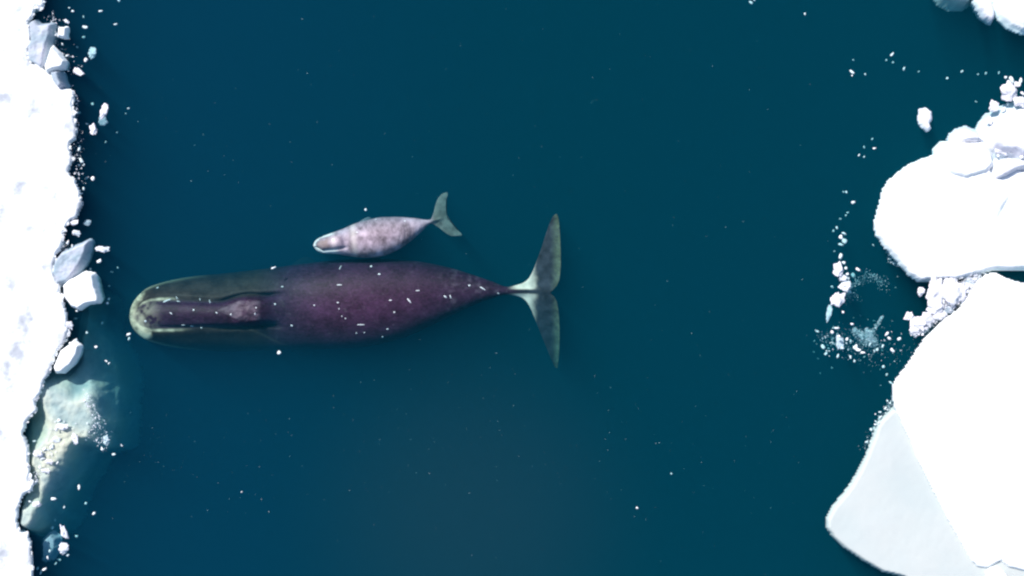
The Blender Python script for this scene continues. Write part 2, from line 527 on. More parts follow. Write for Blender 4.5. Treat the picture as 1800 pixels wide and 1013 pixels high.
def whale_body(name, W, m):
    """one closed skin from snout to fluke tips. Stations run along the body axis, in photo pixels; z in metres."""
    fu, fl = smooth_interp(W['upper']), smooth_interp(W['lower'])       # lateral extent (down the picture = +)
    zt, zb, sil = smooth_interp(W['ztop']), smooth_interp(W['zbot']), W['sil']
    xt = smooth_interp(W['trail'])
    a0, a1, ab = W['nose'], W['end'], W['tail']
    n1, n2 = W['n1'], 90
    t = np.linspace(0, 1, n1)
    st = np.concatenate([a0 + (ab - a0) * (0.15 * t * t + 0.85 * t) if False else a0 + (ab - a0) * (1 - np.cos(t * math.pi / 2)) ** 0.5 * 1.0 * 0 + a0 * 0 + (ab - a0) * (t ** 1.35),
                         ab + (a1 - ab) * np.linspace(0, 1, n2)[1:]])
    N = W['nr']
    i = np.arange(N + 1)
    v = -np.cos(math.pi * i / N)
    v = 0.55 * v + 0.45 * np.linspace(-1, 1, N + 1)
    rings = []
    for a in st:
        lu, ll = float(fu(a)), float(fl(a))
        if a > ab:
            s_ = (a - ab) / (a1 - ab)
            for _ in range(40):
                lu = 0.5 * lu + 0.5 * float(fu(ab + s_ * (float(xt(lu)) - ab)))
                ll = 0.5 * ll + 0.5 * float(fl(ab + s_ * (float(xt(ll)) - ab)))
        lat = (lu + ll) / 2 + (ll - lu) / 2 * v
        dome = np.sqrt(np.clip(1 - v * v, 0, 1))
        fk = float(sstep(ab, ab + (a1 - ab) * 0.3, a))
        s = (a - ab) / (a1 - ab)
        if s > 0:
            al = ab + s * (xt(lat) - ab)
        else:
            al = np.full(lat.shape, a)
        zs = sil(a)
        top = zs + (zt(a) - zs) * dome ** W.get('full', 0.85)
        bot = zs + (zb(a) - zs) * dome ** 0.9
        # flukes: a thin blade with the tail stock's ridge running out over it
        cc = W['ridge'](a)
        th = W['blade'] * (0.25 + dome ** 0.5) * (1.02 - s) + 0.01 if s > 0 else 0
        rid = np.exp(-((lat - cc) / W['ridgew']) ** 2) * max(0.0, 1 - max(s, 0) * 1.25)
        ft = zs + th + (zt(ab) - zs) * 0.8 * rid
        fb = zs - th - (zs - zb(ab)) * 0.8 * rid
        top = top * (1 - fk) + ft * fk
        bot = bot * (1 - fk) + fb * fk
        if s > 0:
            tilt = fk * W['tilt'](lat)
            top, bot = top + tilt, bot + tilt
        if W.get('detail'):
            top = W['detail'](a, lat, top, zs, dome)
        edge = (i == 0) | (i == N)
        top[edge] = (top[edge] + bot[edge]) / 2
        rings.append((al, lat, top, bot))
    e = np.array(W['axis'], float)
    nrm = np.array([-e[1], e[0]])
    o = np.array(W['origin'], float)
    verts, pxs = [], []
    for al, lat, top, bot in rings:
        xy = o + np.outer(al, e) + np.outer(lat, nrm)
        for z, rng in ((top, range(0, N + 1)), (bot, range(N - 1, 0, -1))):
            for j in rng:
                x, y = P(xy[j, 0], xy[j, 1], z[j])
                verts.append((x, y, z[j]))
                pxs.append((xy[j, 0], xy[j, 1], al[j], lat[j]))
    R = 2 * N
    verts, pxs = np.array(verts), np.array(pxs)
    faces = []
    S = len(rings)
    for a in range(S - 1):
        b0, b1 = a * R, (a + 1) * R
        for j in range(R):
            k = (j + 1) % R
            faces.append((b0 + j, b1 + j, b1 + k, b0 + k))
    faces.append(tuple(range(R)))
    faces.append(tuple((S - 1) * R + j for j in range(R - 1, -1, -1)))
    c = P(*W['centre'])
    verts[:, 0] -= c[0]
    verts[:, 1] -= c[1]
    me = new_mesh(name, verts, faces, m)
    col = W['paint'](pxs, verts)
    at = me.color_attributes.new('skin', 'FLOAT_COLOR', 'POINT')
    at.data.foreach_set('color', np.concatenate([col, np.ones((len(col), 1))], 1).ravel())
    return me, c


def whale_material(name, mottle, speck, rough=0.5):
    m, nt, b = mat(name)
    at = nt.nodes.new('ShaderNodeAttribute')
    at.attribute_name = 'skin'
    n = noise_node(nt, 1.6, 6, 0.6)
    r = ramp(nt, n.outputs[0], [(0.3, (0.5, 0.5, 0.5)), (0.7, (1.0, 1.0, 1.0))])
    mx = nt.nodes.new('ShaderNodeMix')
    mx.data_type = 'RGBA'
    mx.blend_type = 'MULTIPLY'
    mx.inputs['Factor'].default_value = mottle
    nt.links.new(at.outputs['Color'], mx.inputs[6])
    nt.links.new(r.outputs[0], mx.inputs[7])
    n2 = noise_node(nt, 7, 5, 0.7)
    r2 = ramp(nt, n2.outputs[0], [(0.58, (0, 0, 0)), (0.74, (speck, speck, speck))])
    c = mixc(nt, r2.outputs[0], mx.outputs[2], (0.45, 0.42, 0.45))
    nt.links.new(c, b.inputs['Base Color'])
    b.inputs['Roughness'].default_value = rough
    b.inputs['Specular IOR Level'].default_value = 0.1
    n3 = noise_node(nt, 5, 5, 0.6)
    bp = nt.nodes.new('ShaderNodeBump')
    bp.inputs['Strength'].default_value = 0.35
    bp.inputs['Distance'].default_value = 0.04
    nt.links.new(n3.outputs[0], bp.inputs['Height'])
    nt.links.new(bp.outputs[0], b.inputs['Normal'])
    return m


M_adult = whale_material('whale_skin', 0.7, 0.08)
M_calf = whale_material('calf_skin', 0.45, 0.25)

# ---- adult. Axis along the picture's x; along = px, lateral = py.
rost_c = smooth_interp([(228, 556), (300, 553), (380, 553), (430, 547), (470, 545), (520, 545)])
rost_w = smooth_interp([(228, 0.1), (236, 4), (243, 12), (252, 18), (270, 21.5), (300, 22), (345, 20), (385, 19), (410, 21), (435, 22), (465, 21), (500, 24)])
rost_z = smooth_interp([(228, -0.7), (236, -0.45), (245, -0.35), (262, -0.33), (300, -0.28), (350, -0.24), (390, -0.22), (405, -0.15), (425, -0.06),
                        (448, -0.08), (464, -0.22), (482, -0.36), (500, -0.40), (520, -0.5)])


def adult_detail(a, lat, top, zs, dome):
    if a > 545:
        return top
    k = 1 - float(sstep(470, 545, a))
    w = max(rost_w(a), 0.1)
    d = (lat - rost_c(a)) / w
    ad = np.abs(d)
    rz = rost_z(a) - 0.15 * ad ** 2 - 0.9 * np.clip(ad - 0.8, 0, 2) ** 1.5
    # long pouting lower lips with their upper edge standing beside the rostrum
    gd = 0.20 * float(sstep(365, 420, a)) * (1 - float(sstep(470, 510, a)))
    groove = gd * np.where(d > 0, 1.25, 0.9) * np.exp(-((ad - 1.22) / 0.16) ** 2)
    rim = 0.045 * (1 - float(sstep(440, 500, a))) * np.exp(-((ad - 1.62) / 0.3) ** 2)
    lip = top - (groove - rim) * k * float(sstep(236, 250, a))
    blend = np.where(rz > lip, rz, lip)
    crest = (blend - lip)
    z = lip + crest * (1 if a < 478 else 1 - float(sstep(478, 545, a)))
    # lumpy splash guard in front of the blowholes
    z = z + 0.05 * fbm(np.full(lat.shape, a * 0.14), lat * 0.14, 1, 3, 31) * math.exp(-((a - 425) / 28.0) ** 4) * (ad < 1)
    z = z - 0.035 * np.exp(-((ad - 0.3) / 0.10) ** 2) * math.exp(-((a - 451) / 4.0) ** 2)
    return z


def adult_paint(p, v):
    x, y = p[:, 0], p[:, 1]
    nz = fbm(x * 0.1, y * 0.1, 1.0, 4, 5)
    c = np.tile(np.array([0.034, 0.0145, 0.035]), (len(x), 1))
    n2 = fbm(x * 0.04, y * 0.06, 1.0, 5, 57, 0.65)
    n3 = fbm(x * 0.3, y * 0.5, 1.0, 3, 56)
    c = c * (1 + 0.6 * n2 + 0.6 * n3)[:, None]
    back = np.exp(-((x - 600) / 110.0) ** 2 - ((y - 525) / 40.0) ** 2)
    c = c * (1 + 0.4 * back[:, None] * np.array([1, 0.85, 1]))
    w = rost_w(x)
    d = np.abs(y - rost_c(x)) / np.maximum(w, 0.1)
    up = z_up = v[:, 2] > -1.7
    pale = np.zeros(len(x))
    yellow = np.array([0.80, 0.73, 0.52])
    # pale chin and lip corners round the snout
    lim = np.where(y < 555, 250, 262) + 11 * nz + np.where(y < 555, 0.5, -0.35) * (np.abs(y - 555) - 38)
    chin = (1 - sstep(-8, 10, x - lim)) * sstep(1.0, 1.15, d)
    chin = np.maximum(chin, (1 - sstep(234, 243, x + 6 * nz)))
    chin *= np.clip(0.74 + 0.7 * nz + 0.12 * n3, 0.15, 1)
    # thin pale lip lines
    line = np.exp(-((d - 1.25) / 0.11) ** 2) * (0.85 + 0.8 * nz) * np.where(y < 555, 1 - sstep(285, 318, x), 1 - sstep(295, 345, x)) * sstep(240, 250, x)
    line2 = 0.035 * np.exp(-((y - 575 - 3 * sstep(330, 430, x) - 32 * sstep(425, 520, x)) / 2.2) ** 2) * (1 - sstep(480, 525, x)) * sstep(300, 320, x) * (y > 555)
    ou, ol = smooth_interp(ADULT['upper'])(x), smooth_interp(ADULT['lower'])(x)
    orim = 0.38 * np.exp(-(np.minimum(np.abs(y - ou), np.abs(ol - y)) / 3.0) ** 2) * (1 - sstep(290, 380, x)) * (v[:, 2] > -1.9)
    pale = np.clip(np.maximum(np.maximum(chin, line * 0.9), np.maximum(line2, orim)), 0, 1)
    # blowhole mound greyer
    mw = np.clip((x - 382) * 0.5, 0.1, 19)
    mound = sstep(376, 392, x) * (1 - sstep(453, 461, x)) * (1 - sstep(0.75, 1.02, np.abs(y - 546) / mw)) * (0.62 + 0.9 * nz + 0.15 * n3)
    c = c * (1 - 0.9 * mound[:, None]) + np.array([0.15, 0.115, 0.15]) * 0.9 * mound[:, None]
    # lips olive grey; the lower side's shade and depth darkened into its colour
    lips = (1 - sstep(440, 520, x)) * sstep(1.0, 1.3, d)
    c = c * (1 - lips[:, None]) + np.array([0.036, 0.026, 0.022]) * (1 + 0.7 * n2 + 0.4 * n3)[:, None] * np.where(y < 555, 1.1, 0.45)[:, None] * lips[:, None]
    # scuffed snout
    sc_ = np.clip((1 - sstep(238, 290, x + 22 * nz)) * 0.42 * (d < 1.1) * (1 + 2.2 * nz), 0, 1)
    pale = np.maximum(pale, sc_)
    # tail: white band across the fluke root, dark middle ridge, pale trailing edge
    t = sstep(888, 912, x + (np.abs(y - 512) - 10) * 0.4) * (1 - sstep(929, 950, x + 7 * nz + np.abs(y - 512) * 0.1))
    t *= sstep(2.2, 5.5, np.abs(y - 512.5 - 0.3 * (x > 930)) + 2.5 * sstep(945, 960, x))
    tail = t * (0.95 + 0.2 * nz)
    tr = sstep(966, 984, x + 5 * nz) * 0.4 * (0.6 + 0.5 * n3)
    base = c
    flk = sstep(900, 925, x)
    base = base * (1 - flk[:, None]) + np.array([0.034, 0.038, 0.050]) * (1 + 0.8 * nz[:, None]) * flk[:, None]
    wht = np.array([0.90, 0.82, 0.68])
    grn = np.array([0.30, 0.42, 0.22])
    col = base * (1 - pale[:, None]) + yellow * pale[:, None]
    tr = (tr * flk)[:, None]
    col = col * (1 - tr) + grn * tr
    tail = np.clip(tail, 0, 1)[:, None]
    col = col * (1 - tail) + wht * tail
    # scuffed grey on the tail stock
    st = np.clip(fbm(x * 0.16, y * 0.16, 1, 3, 9) * 1.6 - 0.15, 0, 1) * sstep(760, 800, x) * (1 - sstep(885, 900, x)) * 0.3
    col = col + st[:, None] * np.array([0.16, 0.14, 0.17])
    return np.clip(col, 0.005, 0.9)


ADULT = dict(
    axis=(1, 0), origin=(0, 0), nose=227.5, end=985, tail=893, n1=460, nr=150, centre=(560, 540),
    upper=[(227.5, 555), (229, 545), (232, 536), (238, 526), (247, 516), (258, 507), (275, 500), (300, 493), (340, 486), (400, 480), (470, 472),
           (540, 463), (600, 457), (660, 455), (720, 458), (780, 468), (830, 483), (865, 495), (893, 504.5), (905, 502),
           (918, 498), (928, 491), (935, 480), (944, 457), (951, 438), (958, 416), (966, 393), (972, 381), (977, 376.5), (985, 376)],
    lower=[(227.5, 557), (229, 566), (232, 574), (238, 583), (247, 591), (258, 598), (275, 604), (300, 610), (340, 615), (400, 618), (470, 616),
           (540, 614), (600, 613), (650, 608), (700, 597), (740, 581), (780, 562), (820, 542), (860, 526), (893, 518.5), (905, 520),
           (916, 523), (925, 530), (932, 541), (940, 560), (949, 583), (960, 610), (970, 634), (977, 647), (985, 648)],
    ztop=[(227.5, -0.6), (231, -0.42), (237, -0.33), (250, -0.33), (280, -0.42), (340, -0.47), (420, -0.54), (470, -0.55), (520, -0.30), (570, -0.14),
          (640, -0.08), (720, -0.11), (790, -0.2), (850, -0.27), (893, -0.36), (985, -0.4)],
    zbot=[(227.5, -1.1), (231, -1.7), (245, -2.4), (300, -2.9), (400, -3.2), (560, -3.3), (680, -3.0), (780, -2.2), (850, -1.6), (893, -1.3), (985, -1.2)],
    sil=lut([(227, -0.65), (260, -0.85), (300, -1.4), (400, -1.75), (500, -1.6), (600, -1.4), (750, -1.15), (850, -0.75), (893, -0.6), (985, -0.45)]),
    trail=[(376, 979), (385, 982), (420, 985), (460, 986), (488, 984), (500, 980), (509, 973), (515.5, 966), (521, 974), (535, 980), (560, 983), (590, 984), (620, 983), (648, 980)],
    full=0.72, ridge=lambda a: 512.0, ridgew=6.5, blade=0.07,
    tilt=lambda lat: -0.0055 * np.maximum(lat - 515, 0) + 0.0006 * (515 - lat) * (lat < 515),
    detail=adult_detail, paint=adult_paint)

wa = bpy.data.objects.new('bowhead_whale', None)
COL.objects.link(wa)
me, c = whale_body('body', ADULT, M_adult)
wa.location = (c[0], c[1], 0)
tag(wa, 'huge dark adult whale with a pale yellowish chin and white tail root', 'whale')
adult_body = link('body', me, wa)
bvh_adult = BVHTree.FromPolygons([tuple(v.co) for v in me.vertices], [tuple(p.vertices) for p in me.polygons])


def flipper(parent, root, tip, z0, z1, chord, m, col):
    """paddle shaped flipper, along root -> tip (local metres)"""
    r, t = Vector(root), Vector(tip)
    u = (t - r)
    n = Vector((-u.y, u.x)).normalized()
    V, S, K = [], 14, 12
    for i in range(S + 1):
        s = i / S
        w = chord * (0.55 + 1.1 * s) * math.sqrt(max(0.0, 1 - s ** 3)) * 0.5 + 0.01
        cpos = r + u * s
        for k in range(K):
            a = 2 * math.pi * k / K
            q = cpos + n * (math.cos(a) * w) + u.normalized() * (0.12 * chord * math.sin(s * 3))
            V.append((q.x, q.y, z0 + (z1 - z0) * s + math.sin(a) * chord * 0.12 * (1.1 - s)))
    F = [(i * K + k, i * K + (k + 1) % K, (i + 1) * K + (k + 1) % K, (i + 1) * K + k) for i in range(S) for k in range(K)]
    F += [tuple(range(K - 1, -1, -1)), tuple(S * K + k for k in range(K))]
    me_ = new_mesh('flipper', V, F, m)
    at = me_.color_attributes.new('skin', 'FLOAT_COLOR', 'POINT')
    at.data.foreach_set('color', list((*col, 1.0)) * len(V))
    return link('flipper', me_, parent)


def loc_px(root, px, py, z):
    x, y = P(px, py, z)
    return (x - root.location.x, y - root.location.y)


flipper(wa, loc_px(wa, 492, 500, -2.4), loc_px(wa, 555, 462, -2.9), -2.3, -3.0, 0.8, M_adult, (0.07, 0.045, 0.06))
flipper(wa, loc_px(wa, 492, 585, -2.4), loc_px(wa, 552, 615, -2.9), -2.3, -3.0, 0.8, M_adult, (0.07, 0.045, 0.06))

# ---- calf, in its own tilted frame
CE = np.array([0.9781, -0.2080])
CN = np.array([0.2080, 0.9781])
CO = np.array([551.0, 430.0])


def cal(pts):
    r = []
    for x, y in pts:
        d = np.array([x, y]) - CO
        r.append((float(d @ CE), float(d @ CN)))
    return r


cu = [(0, -0.6)] + cal([(551.8, 425), (556, 419.5), (563, 415), (575, 410), (600, 401), (630, 388.5), (660, 381), (695, 379), (728, 381), (756, 383.5),
                        (762, 372), (766, 356), (772, 344), (780, 337)])
cl = [(0, 0.6)] + cal([(552.5, 433), (558, 439), (567, 442.5), (590, 444), (620, 449), (648, 451), (676, 447), (700, 437), (722, 422), (743, 403), (757, 391),
                       (770, 397), (783, 407), (795, 413)])
cu.append((260, -43.7))
cl.append((260, 36.8))


def inc(a):
    out = [a[0]]
    for p_ in a[1:]:
        if p_[0] > out[-1][0] + 0.4:
            out.append(p_)
    return out


cu, cl = inc(cu), inc(cl)
ctr = sorted([(q[1], q[0]) for q in cal([(787, 339), (784, 350), (784, 368), (786, 380), (792, 388), (802, 400), (812, 411)])])
ctr = [(-60, ctr[0][1])] + ctr + [(60, ctr[-1][1])]


def calf_detail(a, lat, top, zs, dome):
    w = 2.5 + 8 * float(sstep(3, 16, a)) + 1.5 * float(sstep(20, 40, a))
    k = 1 - float(sstep(48, 66, a))
    ad = np.abs(lat - 0.02 * a) / w
    z = top - 0.055 * np.exp(-((ad - 1.15) / 0.2) ** 2) * k * float(sstep(2, 8, a))
    z = z + 0.07 * np.clip(1 - ad ** 2, 0, 1) * k
    z = z + 0.05 * math.exp(-((a - 40) / 7.0) ** 2) * np.exp(-(ad / 0.8) ** 2)
    z = z - 0.06 * math.exp(-((a - 54) / 5.0) ** 2) * np.exp(-((lat - 2) / 14) ** 2)
    # soft skin folds towards the tail
    f = math.exp(-((a - 168) / 22.0) ** 2)
    z = z - 0.013 * f * np.clip(np.sin(a * 0.62 + lat * 0.10 + 1.6 * fbm(np.full(lat.shape, a * 0.05), lat * 0.08, 1, 2, 81)), 0, 1) * dome
    return z


def calf_paint(p, v):
    x, y, a, l = p[:, 0], p[:, 1], p[:, 2], p[:, 3]
    nz = fbm(x * 0.12, y * 0.12, 1.0, 4, 15)
    nb = fbm(x * 0.045, y * 0.045, 1.0, 3, 25)
    c = np.tile(np.array([0.30, 0.24, 0.29]), (len(x), 1)) * (1 + 0.7 * nz[:, None] + 0.6 * nb[:, None] + 0.25 * fbm(x * 0.5, y * 0.25, 1.0, 3, 61)[:, None])
    w = 2.5 + 8 * sstep(3, 16, a) + 1.5 * sstep(20, 40, a)
    ad = np.abs(l - 0.02 * a) / w
    rim = (1 - sstep(30, 46, a)) * sstep(0.9, 1.25, ad)
    rim = np.maximum(rim, 1 - sstep(2, 6, a)) * (0.9 + 0.2 * nz)
    brown = (1 - sstep(22, 32, a + 5 * nz)) * (1 - sstep(0.45, 0.9, ad + 0.3 * nz)) * sstep(5, 9, a)
    band = 0.45 * np.exp(-((a - 72 + 0.12 * l) / 5.5) ** 2) + 0.5 * np.exp(-((a - 36) / 6.0) ** 2 - (ad / 0.8) ** 2)
    dark = 0.55 * np.exp(-((a - 52) / 5.5) ** 2 - ((l - 4) / 8.0) ** 2) + 0.4 * np.exp(-((a - 158) / 5.5) ** 2 - ((l + 13) / 3.0) ** 2)
    wh = np.array([0.82, 0.82, 0.80])
    for f, k in ((brown * 0.8, np.array([0.29, 0.215, 0.21])), (dark, np.array([0.14, 0.11, 0.17])), (band, np.array([0.72, 0.64, 0.62])), (rim, wh)):
        f = np.clip(f, 0, 1)[:, None]
        c = c * (1 - f) + k * f
    fl = sstep(205, 222, a)[:, None]
    c = c * (1 - fl) + np.array([0.17, 0.19, 0.17]) * (1 + 0.7 * nz[:, None]) * fl
    return np.clip(c, 0.02, 0.9)


CALF = dict(
    axis=tuple(CE), origin=tuple(CO), nose=0.0, end=259, tail=209, n1=230, nr=80, centre=(660, 415),
    upper=cu, lower=cl,
    ztop=[(0, -0.42), (4, -0.32), (12, -0.2), (30, -0.1), (60, -0.03), (110, 0.02), (150, -0.03), (180, -0.12), (209, -0.3), (260, -0.4)],
    zbot=[(0, -0.5), (5, -0.8), (30, -1.15), (90, -1.4), (140, -1.2), (180, -0.8), (209, -0.6), (260, -0.6)],
    sil=lut([(0, -0.45), (60, -0.6), (120, -0.65), (180, -0.5), (209, -0.42), (260, -0.65)]),
    trail=ctr, ridge=lambda a: 0.0, ridgew=3.5, blade=0.035,
    tilt=lambda lat: -0.002 * np.abs(lat), detail=calf_detail, paint=calf_paint)

wc = bpy.data.objects.new('whale_calf', None)
COL.objects.link(wc)
me, c = whale_body('body', CALF, M_calf)
wc.location = (c[0], c[1] - 0.05, 0)
tag(wc, 'small pale mauve grey whale calf swimming beside the adult whale', 'whale')
calf_body = link('body', me, wc)
bvh_calf = BVHTree.FromPolygons([tuple(v.co) for v in me.vertices], [tuple(p.vertices) for p in me.polygons])
flipper(wc, loc_px(wc, 632, 395, -0.9), loc_px(wc, 655, 388, -1.2), -0.9, -1.2, 0.3, M_calf, (0.3, 0.27, 0.3))
flipper(wc, loc_px(wc, 640, 440, -1.0), loc_px(wc, 668, 452, -1.3), -1.0, -1.4, 0.3, M_calf, (0.3, 0.27, 0.3))

# white scars, clinging flecks and painted sun glints on the whales' backs
random.seed(5)
M_scar_glint, nt_, b_ = mat('pale_scar_glint')
n_ = noise_node(nt_, 30, 3)
r_ = ramp(nt_, n_.outputs[0], [(0.3, (0.6, 0.58, 0.62)), (0.6, (0.85, 0.83, 0.85))])
nt_.links.new(r_.outputs[0], b_.inputs['Base Color'])
b_.inputs['Roughness'].default_value = 0.6


def scar_glint(root, bvh, px, py, ln, wd, ang=0.0):
    """a pale lens laid on the skin for scars, flecks and painted sun glints; ln, wd in photo pixels, ang in degrees (picture, clockwise)"""
    n, K = 6, 8
    x0, y0 = loc_px(root, px, py, -0.25)
    V, F = [], []
    ca, sa = math.cos(rad(-ang)), math.sin(rad(-ang))
    L, W_ = ln * PX / 2, wd * PX / 2
    for r in range(3):
        rr = (1.0, 0.6, 0.0)[r]
        for k in range(K if r < 2 else 1):
            a = 2 * math.pi * k / K
            jx = 1 + random.uniform(-.25, .25)
            u, w = math.cos(a) * L * rr * jx, math.sin(a) * W_ * rr * jx
            x, y = x0 + u * ca - w * sa, y0 + u * sa + w * ca
            h = bvh.ray_cast(Vector((x, y, 3)), Vector((0, 0, -1)))
            if h[0] is None:
                return None
            V.append((x, y, h[0].z + (-0.012, 0.014, 0.02)[r]))
    for k in range(K):
        k2 = (k + 1) % K
        F += [(k, k2, K + k2, K + k), (K + k, K + k2, 2 * K)]
    return link('scar_glint', new_mesh('scar_glint', V, F, M_scar_glint), root)


for s in [(597, 501, 11, 2.2, 0), (720, 529, 15, 2.6, 52), (735, 511, 9, 2, 0), (687, 528, 7, 2.5, 0), (694, 549, 3.5, 3.5, 0), (681, 579, 5, 3, 0),
          (635, 571, 17, 2, 0), (671, 593, 4, 3.5, 0), (666, 482, 6, 3, 0), (651, 468, 5, 4, 0), (596, 470, 9, 2, 110), (595, 532, 5, 2.5, 0),
          (597, 543, 3, 3, 0), (602, 556, 2.5, 3, 0), (783, 522, 8, 3, 40), (792, 522, 8, 2.5, 70), (848, 507, 16, 2.5, 30), (825, 502, 5, 4, 0),
          (876, 516, 4, 3, 0), (951, 435, 4, 4, 0), (938, 567, 3, 6, 0), (965, 622, 12, 2, 65), (493, 504, 6, 2.5, 0), (511, 573, 5, 4, 0),
          (407, 553, 4, 4, 0), (450, 552, 3, 5, 0), (482, 535, 4, 4, 0), (381, 550, 5, 3, 30), (365, 530, 7, 2, 70), (348, 527, 6, 2, 80),
          (340, 545, 4, 4, 0), (254, 565, 5, 4.5, 0), (289, 529, 19, 3.2, -22), (307, 524, 8, 2, 60), (310, 530, 8, 2, 10), (452, 541, 3, 4, 0),
          (626, 586, 3, 3, 0), (553, 537, 4, 3, 0), (608, 560, 3, 2.5, 0), (300, 551, 7, 2.5, 40), (945, 456, 3, 4, 0), (640, 585, 4, 2, 0),
          (320, 572, 9, 2, 0), (334, 574, 7, 2, 5), (350, 577, 4, 3, 0), (270, 506, 5, 3, -20)]:
    scar_glint(wa, bvh_adult, *s)
for s in [(588, 422, 8, 4, 10), (712, 389, 5, 2.5, 0), (629, 409, 5, 2.5, 0), (660, 385, 4, 2, 0)]:
    scar_glint(wc, bvh_calf, *s)

# ---------------------------------------------------------------- floating chunks and chips
def lump_mesh(name, seed, m, flat=0.5, sub=3, k=0.35):
    import bmesh
    bm = bmesh.new()
    bmesh.ops.create_icosphere(bm, subdivisions=sub, radius=1)
    rng = np.random.RandomState(seed)
    planes = [(Vector(rng.normal(size=3)).normalized(), rng.uniform(0.62, 0.95)) for _ in range(7)]
    from mathutils import noise as mn
    off = Vector(rng.uniform(-50, 50, 3))
    for v in bm.verts:
        p = v.co.copy()
        for n, d in planes:
            e = p.dot(n) - d
            if e > 0:
                p -= n * e
        p *= 1 + k * mn.fractal(p * 1.4 + off, 0.7, 2.0, 4)
        v.co = (p.x, p.y, p.z * flat)
    me_ = bpy.data.meshes.new(name)
    bm.to_mesh(me_)
    bm.free()
    me_.polygons.foreach_set('use_smooth', [True] * len(me_.polygons))
    me_.materials.append(m)
    return me_


BIG = [lump_mesh('ice_chunk', 10 + i, M_ice, 0.45, 4, 0.45) for i in range(6)]
TINY = [lump_mesh('ice_chip', 40 + i, M_snow, 0.5, 2, 0.5) for i in range(6)]
WET = [lump_mesh('ice_chunk', 70 + i, M_wet, 0.4, 3, 0.45) for i in range(3)]
rng = random.Random(12)


def chunk(px, py, rx, ry=None, dep=0.0, rot=None, label=None, group=None, kind='ice_chip', pool=None, cat=None):
    """a loose piece of ice; rx, ry half sizes in photo pixels; dep = how far its top lies under the surface"""
    ry = ry or rx
    pool = pool or (BIG if max(rx, ry) > 4.5 else TINY)
    if kind == 'ice_chip':
        st = math.exp(rng.uniform(-0.42, 0.42))
        rx, ry = rx * st, ry / st
        dep = dep * 1.9 if dep > 0 else rng.choice((0, 0.05, 0.14))
    h = 0.5 * min(rx, ry) * PX * 0.55 + 0.02
    o = bpy.data.objects.new(kind, rng.choice(pool))
    COL.objects.link(o)
    z = (0.25 * h - 0.0) if dep <= 0 else -dep - h
    x, y = P(px, py, z)
    o.location = (x, y, z)
    o.scale = (rx * PX * 1.08, ry * PX * 1.08, h / 0.45)
    o.rotation_euler = (rng.uniform(-.15, .15), rng.uniform(-.15, .15), rad(-rot) if rot is not None else rng.uniform(-3, 3) if kind == 'ice_chip' else rng.uniform(-.35, .35))
    tag(o, label, cat or ('ice chunk' if kind == 'ice_chunk' else 'ice chip'), group)
    return o


